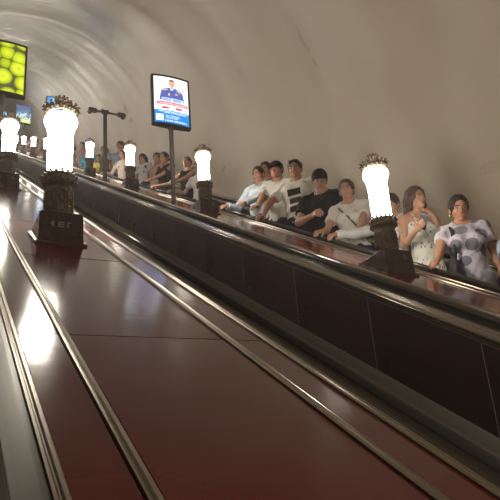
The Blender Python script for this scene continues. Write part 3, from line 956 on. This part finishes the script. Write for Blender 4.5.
def person(label, x, y, top, face=45, head=(0, 0, 0), female=False, wide=1.0, skin='fair', hair=('short', (.03, .02, .015)),
           shirt=((.5, .5, .5), 'tee'), pants=(.03, .035, .06), right=None, left=None, res=.008, lean=(0, 0), extra=None, group=None, shirt_m=None):
    """x, y: where the head is; top: head top above the deck plane; face: degrees turned from down-the-incline towards the near balustrade"""
    ky, tz = tread(y)
    H = deck_z(y)+top-tz-.006
    k = H/1.72
    a = math.radians(face)
    root = empty('person', (x, y, tz+.003), (0, 0, PI-a))
    tag(root, label, 'person', group)
    th = PI-a; ct, st = math.cos(th), math.sin(th)
    def loc(p):                          # world point -> wearer's coordinates
        d = np.array([p[0]-x, p[1]-y, p[2]-tz-.003])
        return np.array([ct*d[0]+st*d[1], -st*d[0]+ct*d[1], d[2]])
    def rail(yy, dz=.075, dx=0): return loc((3.3+dx, yy, deck_z(yy)+dz))
    def wdir(d): return np.array([ct*d[0]+st*d[1], -st*d[0]+ct*d[1], d[2]])
    B = Blob()
    w = wide*(.93 if female else 1.0)*k
    dep = wide*k
    sh = .158*k*(wide*.5+.5) if female else .174*k*(wide*.5+.5)
    lx, ly = lean
    def L(p, f=None):                    # lean of the trunk grows with height
        f = max(0, (p[2]/k-.9)/.8) if f is None else f
        return np.array([p[0]+lx*f*.001*0+lx*f, p[1]+ly*f, p[2]])
    def T(Bx, g=0.0, tk=.03, arms=True):
        Bx.ell(L((0, 0, .93*k)), ((.172 if female else .158)*w+g, .115*dep+g, .125*k+g*.5), tk)
        Bx.ell(L((0, .012*k, 1.08*k)), ((.125 if female else .145)*w+g, .102*dep+g, .14*k), .05)
        Bx.ell(L((0, .0, 1.27*k)), ((.140 if female else .162)*w+g, .108*dep+g, .165*k), .05)
        Bx.cone(L((-sh*.93, -.01*k, 1.405*k)), L((sh*.93, -.01*k, 1.405*k)), .050*k+g, .050*k+g, .05)
        for s_ in (-1, 1):
            Bx.cone(L((s_*sh*.75, -.012*k, 1.415*k)), L((s_*.03*k, -.015*k, 1.475*k)), .040*k+g*.8, .040*k+g*.6, .03)
            if female: Bx.ell(L((s_*.068*w, .088*dep, 1.255*k)), (.062*w+g, .055*dep+g, .062*k+g), .03)
            else: Bx.ell(L((s_*.07*w, .06*dep, 1.32*k)), (.075*w+g, .05*dep+g, .06*k+g), .03)
    T(B)
    ne0, ne1 = L((0, -.018*k, 1.43*k)), L((0, .005*k, 1.555*k))
    B.cone(ne0, ne1, .056*k*(.85 if female else 1.05), .050*k*(.85 if female else 1.05), .03)
    Rh = rot_head(math.radians(head[0]), math.radians(head[1]-13), math.radians(head[2]))
    hk = k if k > .98 else (k+.98)/2
    hc = L((0, .012*k, 0)); hc[2] = H-.113*hk*(1 if abs(head[1]) < 25 else .94)
    hc = hc + Rh@v3(0, .02, 0)*(1 if head[1] < -20 else 0)
    def Hd(p): return hc+Rh@(np.array(p)*hk)
    B.ell(Hd((0, -.012, .022)), np.array((.074, .091, .090))*hk, .02, Rh)
    B.ell(Hd((0, .022, -.028)), np.array((.059, .066, .078))*hk, .02, Rh)
    B.ell(Hd((0, .036, -.078)), np.array((.036 if female else .042, .040, .030))*hk, .025, Rh)
    for s_ in (-1, 1):
        B.ell(Hd((s_*.038, .052, -.026)), np.array((.022, .024, .022))*hk, .015, Rh)
        B.ell(Hd((s_*.076, -.008, -.012)), np.array((.010, .018, .030))*hk, .008, Rh)
        B.cone(Hd((s_*.012, .083, .018)), Hd((s_*.046, .070, .016)), .010*hk, .009*hk, .012)
        B.ell(Hd((s_*.031, .095, .000)), np.array((.015, .014, .010))*hk, .0, Rh, sub=True)
    B.cone(Hd((0, .080, .008)), Hd((0, .103, -.028)), .008*hk, .012*hk, .010)
    B.cone(Hd((-.012, .090, -.034)), Hd((.012, .090, -.034)), .009*hk, .009*hk, .008)
    B.cone(Hd((-.018, .080, -.060)), Hd((.018, .080, -.060)), .011*hk, .011*hk, .010)
    B.ell(Hd((0, .078, -.092)), np.array((.018, .014, .013))*hk, .012, Rh)
    # arms and hands
    sleeves = []
    am = (.86 if female else 1.0)*k*(wide*.4+.6)
    for s_, spec in ((1, right), (-1, left)):
        Sx = L((s_*sh, -.01*k, 1.40*k))
        spec = dict(spec or {})
        tgt = spec.get('at')
        if tgt == 'rail': W_ = rail(spec['y'], spec.get('dz', .085)); hd = wdir(spec.get('d', (-.75, -.35, -.25))); pn = wdir((0, .5, -.87)); curl = .55
        elif tgt is not None: W_ = loc((tgt[0], tgt[1], deck_z(tgt[1])+tgt[2])); hd = wdir(spec.get('d', (-.3, -.6, .3))); pn = wdir(spec.get('pn', (-.2, .3, -.9))); curl = spec.get('curl', .5)
        elif 'face' in spec: W_ = Hd(spec['face']); hd = Rh@v3(-s_*.35, -.25, .85); pn = Rh@v3(-s_*.3, -.95, 0); curl = .7
        else: W_ = L((s_*(sh+.07*k), .03*k+spec.get('f', 0), .86*k), 0); hd = v3(0, .15, -1); pn = v3(-s_, 0, 0); curl = .3
        E_, W_ = ik(Sx, W_, .285*k, .245*k, wdir(spec['pole']) if 'pole' in spec else v3(s_*.5, -.6, -.6))
        hd = unit(hd); pn = unit(pn-hd*(np.array(pn)@hd)); sd_ = np.cross(hd, pn)*s_*1.0
        B.cone(Sx, E_, .050*am, .038*am, .03); B.cone(E_, W_, .038*am, .0265*am, .012)
        B.ell(E_+(W_-E_)*.25, (.040*am,)*3, .02)
        hs = .92*k*(.9 if female else 1.0)
        # palm
        kn = []
        for i, off in enumerate((.030, .010, -.010, -.028)):
            q = W_+hd*(.088-.006*abs(i-1.2))*hs+sd_*off*hs
            kn.append(q); B.cone(W_+hd*.012*hs+sd_*off*.55*hs, q, .0145*hs, .0115*hs, .012)
        for i, (q, ln) in enumerate(zip(kn, (.070, .080, .074, .058))):
            d, p = hd.copy(), q
            for seg, fr in enumerate((.46, .30, .24)):
                ang = curl*(1+.12*i)*(1 if seg else .8)
                d = unit(d*math.cos(ang)+pn*math.sin(ang)); n_ = np.cross(sd_, d)
                p2 = p+d*ln*fr*hs*1.05; r = (.0095, .0085, .0078)[seg]*hs
                B.cone(p, p2, r*1.05, r, .003); p = p2
        tb = W_+hd*.022*hs+sd_*.026*hs
        t1 = tb+unit(sd_*.75+hd*.6+pn*.35)*.042*hs; t2 = t1+unit(sd_*.25+hd*.8+pn*.55)*.032*hs; t3 = t2+unit(hd*.8+pn*.6-sd_*.1)*.024*hs
        B.cone(tb, t1, .014*hs, .011*hs, .008); B.cone(t1, t2, .0105*hs, .0095*hs, .003); B.cone(t2, t3, .0095*hs, .0085*hs, .003)
        sleeves.append((Sx, E_, W_))
        if s_ == 1: RH = (W_, hd, pn, sd_, hs)
        else: LH = (W_, hd, pn, sd_, hs)
    # legs stand on the tread
    fy = max(-.05, min(.05, (y-ky)))
    feet = []
    legs = []
    for s_ in (-1, 1):
        hip = v3(s_*.088*k, 0, .90*k)
        an = v3(s_*.10*k, 0, .085*k); off = wdir((0, -(y-ky)+fy*.6, 0)); an = an+off*1.0
        kn_, an = ik(hip, an, .43*k, .41*k, v3(0, 1, 0))
        B.cone(hip, kn_, .086*w/k*k, .056*k, .03); B.cone(kn_, an, .056*k, .036*k, .02)
        B.ell(kn_+(an-kn_)*.3+v3(0, -.02*k, 0), (.052*k, .052*k, .08*k), .02)
        he, to = an+v3(0, -.035*k, -.052*k), an+v3(s_*.02*k, .135*k, -.060*k)
        B.cone(an, he, .036*k, .030*k, .02); B.cone(he, to, .032*k, .022*k, .02)
        legs.append((hip, kn_, an)); feet.append((he, to, an))
    body = np_mesh('body', B.mesh(res), SKIN[skin], root)
    # clothing
    sc_, style = shirt
    cres = max(res, .007)
    Cx = Blob(); g = .012*k
    T(Cx, g, .03)
    neck_r = {'tee': .078, 'shirt': .070, 'tank': .10, 'dress': .0, 'vest': .10, 'long': .075}[style]*k
    sl = {'tee': .62, 'shirt': 1.95, 'long': 1.95, 'tank': 0, 'vest': 0, 'dress': 0, 'elbow': .9}[style]
    if style == 'tee' and female: sl = .55
    if sl:
        for (Sx, E_, W_) in sleeves:
            if sl <= 1:
                d = unit(E_-Sx); e = Sx+(E_-Sx)*sl
                Cx.cone(Sx, Sx+(E_-Sx)*(sl+.35), .056*am+g, .050*am+g*1.2, .03, cut=(e, d))
            else:
                Cx.cone(Sx, E_, .053*am+g, .044*am+g, .03)
                e = E_+(W_-E_)*(sl-1); d = unit(W_-E_)
                Cx.cone(E_, W_, .044*am+g, .033*am+g, .02, cut=(e, d))
    if style == 'dress':
        hem = .32*k
        for i in range(7):
            z0_, z1_ = .95-i*.09, .95-(i+1)*.09
            Cx.ell((0, 0, (z0_-.05)*k), ((.185+.012*i)*w, (.135+.012*i)*dep, .12*k), .04)
        Cx.clip((0, 0, hem), (0, 0, -1))
        Cx.clip(L((0, 0, 1.345*k)), unit((0, -.15, 1)))
    else:
        hem = {'tee': .80, 'shirt': .80, 'tank': .86, 'vest': .84, 'long': .84}[style]*k
        Cx.clip((0, 0, hem), (0, 0, -1))
        Cx.ell(L((0, .018*k, 1.485*k)), (neck_r, neck_r*1.05, .055*k if style != 'vest' else .085*k), 0, sub=True)
        Cx.ell(ne1, (.075*k, .08*k, .075*k), 0, sub=True)
        if style in ('tank', 'vest'):
            for s_ in (-1, 1):
                Cx.ell(L((s_*(sh+.035*k), 0, 1.41*k)), (.075*k, .12*k, .13*k), 0, sub=True)
    Cx.noise(.0045*k, 26, x*7+y)
    top_o = np_mesh('dress' if style == 'dress' else 'shirt', Cx.mesh(cres), shirt_m or cloth_mat(sc_), root)
    if style == 'dress':
        for s_ in (-1, 1):
            bm = bmesh.new(); pts = []
            for t in np.linspace(-1, 1, 11):
                pts.append(L((s_*.085*k, (.03+.075*t)*k if t > 0 else (.02+.09*t)*k, (1.335+.115*(1-t*t))*k)))
            add_tube(bm, pts, .005, 6); bm_obj('strap', bm, top_o.data.materials[0], top_o, True)
    if style == 'shirt':
        bm = bmesh.new()
        for s_ in (-1, 1):
            q = [L((s_*.006*k, .088*k, 1.395*k)), L((s_*.062*k, .030*k, 1.475*k)), L((s_*.070*k, .045*k, 1.445*k)), L((s_*.045*k, .090*k, 1.385*k))]
            vv = [bm.verts.new(p) for p in q]+[bm.verts.new(p+v3(0, .006, .004)) for p in q]
            for f in ((0, 1, 2, 3), (4, 5, 6, 7), (0, 1, 5, 4), (1, 2, 6, 5), (2, 3, 7, 6), (3, 0, 4, 7)): bm.faces.new([vv[i] for i in f])
        bm_obj('collar', bm, cloth_mat(tuple(c*.8 for c in sc_)), top_o)
    if style != 'dress':
        Px = Blob()
        Px.ell((0, 0, .92*k), ((.176 if female else .164)*w+.006, .120*dep+.006, .13*k), .03)
        for (hip, kn_, an) in legs:
            Px.cone(hip, kn_, .092*w, .068*k, .03); Px.cone(kn_, an+v3(0, 0, .0), .068*k, .055*k, .03, cut=(an+v3(0, 0, -.01), (0, 0, -1)))
        Px.clip((0, 0, 1.0*k), (0, 0, 1)); Px.noise(.004, 22, y)
        np_mesh('trousers', Px.mesh(max(res, .010)), cloth_mat(pants), root)
    for (he, to, an) in feet:
        Sx_ = Blob(); Sx_.cone(he, to, .038*k, .029*k, .01); Sx_.cone(he, an, .038*k, .040*k, .02)
        Sx_.clip((0, 0, .004), (0, 0, -1)); Sx_.clip(an+v3(0, 0, -.005), (0, 0, 1))
        np_mesh('shoe', Sx_.mesh(max(res, .009)), cloth_mat((.04, .04, .045) if (int(y*3) % 2) else (.5, .5, .5), .6), root)
    # hair or cap
    style_h, hcol = hair
    hm_ = hair_mat(hcol)
    Hx = Blob()
    grow = {'short': .010, 'cap': .007, 'long': .016, 'tied': .011, 'bob': .015, 'crop': .007}[style_h]
    Hx.ell(Hd((0, -.014, .026)), np.array((.076+grow*.8, .092+grow, .092+grow))*hk, .01, Rh)
    if style_h in ('long', 'bob'):
        ln = .46 if style_h == 'long' else .13
        dn = unit(np.array((0, -.12, -1)))
        for (px_, py_, r_) in ((-.060, -.035, .030), (.060, -.035, .030), (-.035, -.072, .040), (.035, -.072, .040), (0, -.08, .04)):
            p0 = Hd((px_, py_, .0)); p1 = p0+v3(0, -.025, -.12)*k
            Hx.cone(p0, p1, r_*hk*1.1, r_*hk*1.05, .03)
            if style_h == 'long': Hx.cone(p1, p1+v3(px_*.5, -.03, -ln)*k, r_*hk*1.05, r_*hk*.7, .03)
        for s_ in (-1, 1):
            p0 = Hd((s_*.078, .012, .01)); p1 = Hd((s_*.080, .0, -.09)); Hx.cone(p0, p1, .018*hk, .020*hk, .02)
            if style_h == 'long' and face > 30:
                p2 = L((s_*.095*k, .05*k, 1.36*k)); Hx.cone(p1, p2, .020*hk, .026*hk, .02); Hx.cone(p2, L((s_*.085*k, .118*dep, 1.20*k)), .026*hk, .014*hk, .02)
    if style_h == 'tied':
        Hx.ell(Hd((0, -.115, .0)), np.array((.036, .034, .036))*hk, .02)
    Hx.ell(Hd((0, .100, -.030)), np.array((.064, .084, .112))*hk, 0, Rh, sub=True)
    if style_h in ('short', 'cap', 'crop', 'tied'):
        lowc = Hd((0, -.05, -.055)); Hx.clip(lowc, Rh@unit((0, .55, -.83)) if style_h != 'tied' else Rh@unit((0, .35, -.93)))
        for s_ in (-1, 1): Hx.ell(Hd((s_*.085, .012, -.040)), np.array((.022, .035, .040))*hk, 0, Rh, sub=True)
    if style_h == 'cap': Hx.clip(Hd((0, 0, .045)), Rh@v3(0, 0, 1))
    Hx.noise(.0035, 75, x*3+y)
    np_mesh('hair', Hx.mesh(min(cres, .008)), hm_, root)
    if style_h == 'cap':
        K = Blob(); K.ell(Hd((0, -.010, .030)), np.array((.085, .102, .098))*hk, .01, Rh); K.clip(Hd((0, 0, .028)), Rh@v3(0, -.12, -.99))
        cp = np_mesh('cap', K.mesh(.006), cloth_mat((.012, .012, .014)), root)
        bm = bmesh.new(); rows = []
        for j in range(4):
            row = []
            for i in range(11):
                u_ = -1+i*.2; dist = .088+(.072*(1-u_*u_*.75))*j/3
                row.append(bm.verts.new(Hd((u_*.068*(1+.05*j), dist-.022*u_*u_, .040-.018*u_*u_-.010*j/3))))
            rows.append(row)
        for r0, r1 in zip(rows, rows[1:]):
            for i in range(10): bm.faces.new((r0[i], r0[i+1], r1[i+1], r1[i]))
        bmesh.ops.solidify(bm, geom=bm.faces[:], thickness=.004)
        bm_obj('brim', bm, cloth_mat((.012, .012, .014)), cp, True)
    # face parts
    for s_ in (-1, 1):
        ey = sphere_part('eye', Hd((s_*.031, .0775, .001)), np.array((.0135, .008, .0072))*hk, EYEW, root, Rh)
        sphere_part('iris', Hd((s_*.031, .0835, .001)), np.array((.0070, .0034, .0068))*hk, IRIS, ey, Rh, 8)
        bm = bmesh.new()
        add_tube(bm, [Hd((s_*.012, .0905, .017)), Hd((s_*.028, .0885, .0225)), Hd((s_*.048, .074, .017))], [.0038*hk, .0046*hk, .0026*hk], 6)
        bm_obj('eyebrow', bm, hm_, root, True)
    bm = bmesh.new()
    add_tube(bm, [Hd((-.021, .0840, -.0605)), Hd((-.009, .0925, -.0575)), Hd((0, .0935, -.0590)), Hd((.009, .0925, -.0575)), Hd((.021, .0840, -.0605))], [.002*hk, .0045*hk, .0048*hk, .0045*hk, .002*hk], 6)
    bm_obj('lips', bm, LIPS, root, True)
    K = dict(root=root, k=k, hk=hk, Hd=Hd, L=L, Rh=Rh, RH=RH, LH=LH, sh=sh, loc=loc, wdir=wdir, dep=dep, w=w, top=top_o)
    if extra: extra(K)
    return root

BLK = (.012, .012, .014); WHT = (.72, .70, .66)
DKH = (.018, .012, .010); BRH = (.075, .038, .022)

def ex_pattern(K):
    k, L, root, dep, w = K['k'], K['L'], K['root'], K['dep'], K['w']
    for s_ in (-1, 1): sphere_part('earring', K['Hd']((s_*.080, .0, -.048)), (.007, .007, .009), GOLD, root, seg=8)
def bag_with_strap(K):
    """soft black bag on the right shoulder: its own thing"""
    k, L, root = K['k'], K['L'], K['root']
    b = empty('shoulder_bag', root.location, root.rotation_euler)
    tag(b, 'black shoulder bag under the arm of the woman in the spotted top', 'bag')
    bm = bmesh.new()
    pts = [L((.118*k, -.11*k, 1.18*k)), L((.125*k, -.09*k, 1.36*k)), L((.118*k, -.01*k, 1.475*k)), L((.110*k, .075*k, 1.40*k)), L((.112*k, .145*k, 1.25*k)), L((.135*k, .165*k, 1.08*k))]
    add_tube(bm, pts, .013, 8); bm_obj('strap', bm, cloth_mat((.03, .028, .03), .5), b, True)
    Q = Blob(); Q.ell((.15*k, .12*k, .98*k), (.06, .15, .13), .02); Q.ell((.15*k, .12*k, .90*k), (.065, .15, .09), .04); Q.noise(.004, 30)
    np_mesh('bag_body', Q.mesh(.008), cloth_mat((.03, .028, .03), .5), b)
def ex_p1(K): ex_pattern(K); bag_with_strap(K)
def ex_phone(K):
    W_, hd, pn, sd_, hs = K['RH']; root = K['root']
    c = W_+hd*.10*hs+pn*.028
    ax = unit(hd*.7+np.cross(hd, pn)*.3); nz = unit(pn-ax*(pn@ax)); sx = np.cross(ax, nz)
    R = Matrix((sx, ax, nz)).transposed()
    ph = empty('phone', root.location, root.rotation_euler); tag(ph, 'slim mobile phone held by the woman in the floral dress', 'phone')
    bm = bmesh.new(); add_box(bm, (0, 0, 0), (.072, .150, .008), None, .003)
    bmesh.ops.transform(bm, matrix=Matrix.Translation(c) @ R.to_4x4(), verts=bm.verts)
    bm_obj('phone_case', bm, mat('phone_case', (.35, .35, .36), .3), ph)
    bm = bmesh.new(); add_box(bm, (0, 0, -.0045), (.066, .143, .001))
    bmesh.ops.transform(bm, matrix=Matrix.Translation(c) @ R.to_4x4(), verts=bm.verts)
    bm_obj('screen', bm, PHONE, ph)
def ex_necklace(K):
    k, L = K['k'], K['L']; bm = bmesh.new(); pts = []
    for t in np.linspace(-1, 1, 15): pts.append(L((.066*k*math.sin(t*1.5), (.030+.085*math.cos(t*1.4))*k, (1.475-.075*math.cos(t*1.45))*k)))
    add_tube(bm, pts, .003, 6); bm_obj('necklace', bm, SILVER, K['root'], True)
def ex_cross(K):
    k, L = K['k'], K['L']; bm = bmesh.new()
    add_tube(bm, [L((.115*k, -.02*k, 1.455*k)), L((.09*k, .10*k, 1.38*k)), L((.0, .140*k, 1.26*k)), L((-.09*k, .135*k, 1.12*k)), L((-.155*k, .07*k, 1.0*k))], .009, 8)
    bm_obj('bag_strap', bm, cloth_mat((.10, .07, .05), .6), K['root'], True)
def ex_glasses(K):
    Hd = K['Hd']; bm = bmesh.new()
    for s_ in (-1, 1):
        bmesh.ops.create_uvsphere(bm, u_segments=12, v_segments=8, radius=1, matrix=Matrix.LocRotScale(Vector(Hd((s_*.033, .078, .080))), None, Vector((.027, .012, .020))))
        add_tube(bm, [Hd((s_*.058, .070, .08)), Hd((s_*.084, .02, .06)), Hd((s_*.088, -.04, .045))], .003, 6)
    add_tube(bm, [Hd((-.012, .088, .082)), Hd((.012, .088, .082))], .003, 6)
    o = bm_obj('sunglasses', bm, mat('glossy_black', (.02, .015, .01), .1), None, True)
    o.matrix_world = K['root'].matrix_basis.copy()
    o.location = K['root'].location; o.rotation_euler = K['root'].rotation_euler
    tag(o, 'dark sunglasses pushed up on the hair of the man in the white printed tee', 'sunglasses')

OVALS = marks_mat('spotted_fabric', (.50, .47, .52), ells=[(-.075, 1.335, .05, .036), (.035, 1.24, .055, .045), (-.115, 1.20, .05, .045), (-.02, 1.10, .05, .045), (.10, 1.10, .045, .05), (-.12, 1.05, .04, .045), (.05, .98, .05, .04), (.20, 1.32, .03, .06), (-.2, 1.3, .03, .05)], col=(.17, .16, .20), spots=((26, 26, 26), .33, .45))
FLORAL = marks_mat('floral_fabric', (.74, .73, .67), col=(.17, .20, .12), spots=((34, 34, 20), .27))
TEEPRINT = marks_mat('printed_tee', (.70, .68, .62), boxes=[(.01, 1.29, .080, .040), (.01, 1.185, .070, .036), (.01, 1.08, .070, .036)], col=(.035, .03, .022))

R = lambda y, **kw: dict(at='rail', y=y, **kw)
NEAR, MID, FARR = .0065, .009, .013
GP = 'passengers standing on the escalator'
# nearest first, then farther up the escalator
person('person in a light blue tee at the right picture edge, only the arm in view', 3.82, 3.02, .66, 40, skin='fair', shirt=((.33, .42, .52), 'tee'), right=R(2.80), res=NEAR, group=GP)
person('woman with short dark hair in a pale top with grey ovals, hand on the handrail', 3.72, 3.50, .67, 38, (4, -4, -3), True, 1.17, 'tan', ('tied', DKH), ((.5, .47, .52), 'tee'), right=R(3.42, pole=(.2, .5, -.8)), left=dict(f=.05), res=NEAR, pants=(.28, .26, .31), extra=ex_p1, shirt_m=OVALS, group=GP)
person('young woman with long brown hair in a white floral dress, holding a phone', 3.78, 4.03, .70, 14, (12, 10, 4), True, .96, 'fair', ('long', BRH), ((.74, .73, .68), 'dress'), right=dict(at=(3.52, 3.80, .31), d=(0, -.95, .3), pn=(.6, .1, .8), curl=.6, pole=(0, .9, -.8)), left=dict(face=(-.05, .12, -.20)), res=NEAR, extra=ex_phone, shirt_m=FLORAL, group=GP)
person('person in a white long-sleeved shirt, head hidden behind the nearest far lamp', 3.84, 4.42, .60, 62, (0, -10, 0), False, 1.0, 'fair', ('short', DKH), ((.72, .71, .70), 'long'), right=R(4.66), left=R(4.02), res=NEAR, group=GP)
person('smiling woman in a white tee with a thin bag strap across her chest', 3.72, 4.92, .69, 48, (2, 4, 2), True, 1.03, 'fair', ('tied', (.06, .035, .028)), ((.75, .73, .68), 'tee'), right=R(4.86, pole=(0, .5, -.8)), left=dict(at=(3.52, 4.62, .12), d=(-.3, .9, 0), pn=(.5, 0, -.8)), res=NEAR, extra=ex_cross, group=GP)
person('man in a black tee and black cap looking down, with a silver neck chain', 3.72, 5.38, .77, 45, (16, -14, -4), False, 1.06, 'fair', ('cap', DKH), (BLK, 'tee'), right=dict(at=(3.47, 5.24, .215), d=(0, -1, .0), pn=(.9, 0, -.3), curl=1.0, pole=(-.2, .9, -.2)), left=dict(f=.05), res=NEAR, extra=ex_necklace, group=GP)
person('dark-haired woman half hidden between the printed tee and the black cap', 4.10, 6.02, .64, 45, (-15, 0, 0), True, .95, 'tan', ('bob', DKH), ((.03, .03, .04), 'tee'), res=MID, group=GP)
person('tall man in a white tee with three dark printed rectangles', 3.74, 5.88, .87, 50, (6, 2, 0), False, 1.08, 'tan', ('short', DKH), ((.7, .68, .62), 'tee'), right=R(5.98, pole=(-.6, .8, 0)), left=dict(f=.02), res=NEAR, extra=ex_glasses, shirt_m=TEEPRINT, group=GP)
person('young man in a white tee and black cap, behind the tee with printed rectangles', 3.80, 6.42, .83, 45, (-12, 2, 0), False, .95, 'tan', ('cap', DKH), ((.62, .60, .54), 'tee'), right=R(6.18), res=MID, group=GP)
person('dark-haired person of whom only the head shows behind the pale blue shirt', 4.10, 7.22, .82, 45, (-10, 0, 0), False, .95, 'tan', ('short', DKH), ((.05, .05, .06), 'tee'), res=MID, group=GP)
person('man in a pale blue collared shirt with both hands on the handrail', 3.72, 6.76, .72, 52, (-8, -4, 0), False, 1.08, 'tan', ('crop', DKH), ((.55, .62, .70), 'shirt'), right=R(6.93), left=R(6.66), res=MID, group=GP)
person('fair-haired woman in a white tee left of the second far lamp', 3.66, 8.62, .68, 50, (-15, 0, 8), True, 1.0, 'fair', ('bob', (.22, .13, .07)), ((.72, .70, .68), 'tee'), right=R(8.95), left=dict(f=.05), res=MID, group=GP)
person('man in a black sleeveless top with his chin up, right of the poster post', 3.78, 9.42, .75, 50, (-5, 14, 0), False, 1.0, 'fair', ('crop', (.10, .06, .04)), (BLK, 'vest'), right=R(9.75), left=R(9.3), res=MID, group=GP)
person('woman in a black sleeveless top with one hand at her chin', 3.75, 10.5, .79, 52, (-5, 0, 0), True, 1.05, 'tan', ('tied', DKH), (BLK, 'tank'), right=dict(face=(.02, .12, -.16)), left=R(10.35), res=MID, group=GP)
person('woman with long brown hair in a beige top, beside the black sleeveless top', 3.80, 11.05, .76, 48, (-10, 0, 6), True, 1.0, 'tan', ('long', BRH), ((.42, .30, .22), 'tank'), right=dict(face=(.03, .14, -.17)), res=MID, group=GP)
person('girl with long black hair in a white shirt, right of the third far lamp', 3.75, 11.85, .69, 50, (0, -8, 0), True, .92, 'fair', ('long', DKH), ((.60, .60, .62), 'tee'), res=MID, group=GP)
person('girl in a beige top left of the third far lamp', 3.70, 13.25, .72, 45, (-10, 0, 0), True, .92, 'fair', ('bob', BRH), ((.60, .50, .42), 'long'), right=R(13.4), res=FARR, group=GP)
person('tall man in a blue-grey shirt leaning on one raised arm, between two far lamps', 3.86, 14.0, .98, 50, (-15, 0, 0), False, 1.12, 'tan', ('short', DKH), ((.26, .32, .42), 'long'), right=dict(at=(3.6, 14.6, .62), d=(0, .4, .9), pn=(0, -1, 0), curl=1.1), res=FARR, group=GP)
person('dark-haired person in a brown top, just left of the post with camera heads', 3.72, 15.1, .78, 45, (-10, -8, 0), True, 1.0, 'tan', ('bob', DKH), ((.20, .14, .10), 'tee'), right=dict(face=(.03, .14, -.17)), res=FARR, group=GP)
person('person in a yellow top just right of the fourth far lamp', 3.74, 15.75, .50, 45, (0, -8, 0), True, .9, 'fair', ('bob', DKH), ((.70, .58, .08), 'tee'), res=FARR, group=GP)
person('person in a bright cyan top just left of the fourth far lamp', 3.70, 16.95, .66, 45, (0, 0, 0), False, 1.05, 'fair', ('short', BRH), ((.04, .38, .55), 'tee'), right=R(17.1), res=FARR, group=GP)
person('tall distant man in a dusky pink top, right of the big foreground lamp', 3.80, 18.3, .85, 45, (0, 0, 0), False, 1.05, 'fair', ('short', DKH), ((.40, .26, .27), 'tee'), right=R(18.4), res=FARR, group=GP)
fars = []
cols = [((.45, .35, .38), 'dusty mauve'), ((.10, .10, .12), 'charcoal'), ((.60, .55, .52), 'cream'), ((.35, .14, .14), 'dark red')]
places = ['far up the escalator behind the big foreground lamp', 'far up the escalator beside the big foreground lamp']
for i, (c_, nm) in enumerate(cols):
    fars.append(person('tiny distant passenger in a %s top, hidden behind the big foreground lamp' % nm, 3.75, 19.6+i*1.3, .72+.05*(i % 2), 45, (i*5-8, 0, 0), i % 2 == 0, 1.0, 'fair', (('bob' if i % 2 == 0 else 'short'), DKH if i % 3 else BRH), (c_, 'tee'), right=R(19.6+i*1.3), res=.016, group=GP))
for i in range(10):
    src = fars[i % 4]; o = copy_tree(src)
    yy = 24.8+i*1.2
    dy = round((yy-src.location.y)/STEP_D)*STEP_D
    o.location = src.location + Vector((.05*((i*7) % 3), dy, dy*math.tan(PI/6)))
    o['label'] = 'tiny distant passenger in a %s top, among the small far lamps at the left' % cols[i % 4][1]
    o['group'] = 'distant passengers in %s tops' % cols[i % 4][1]
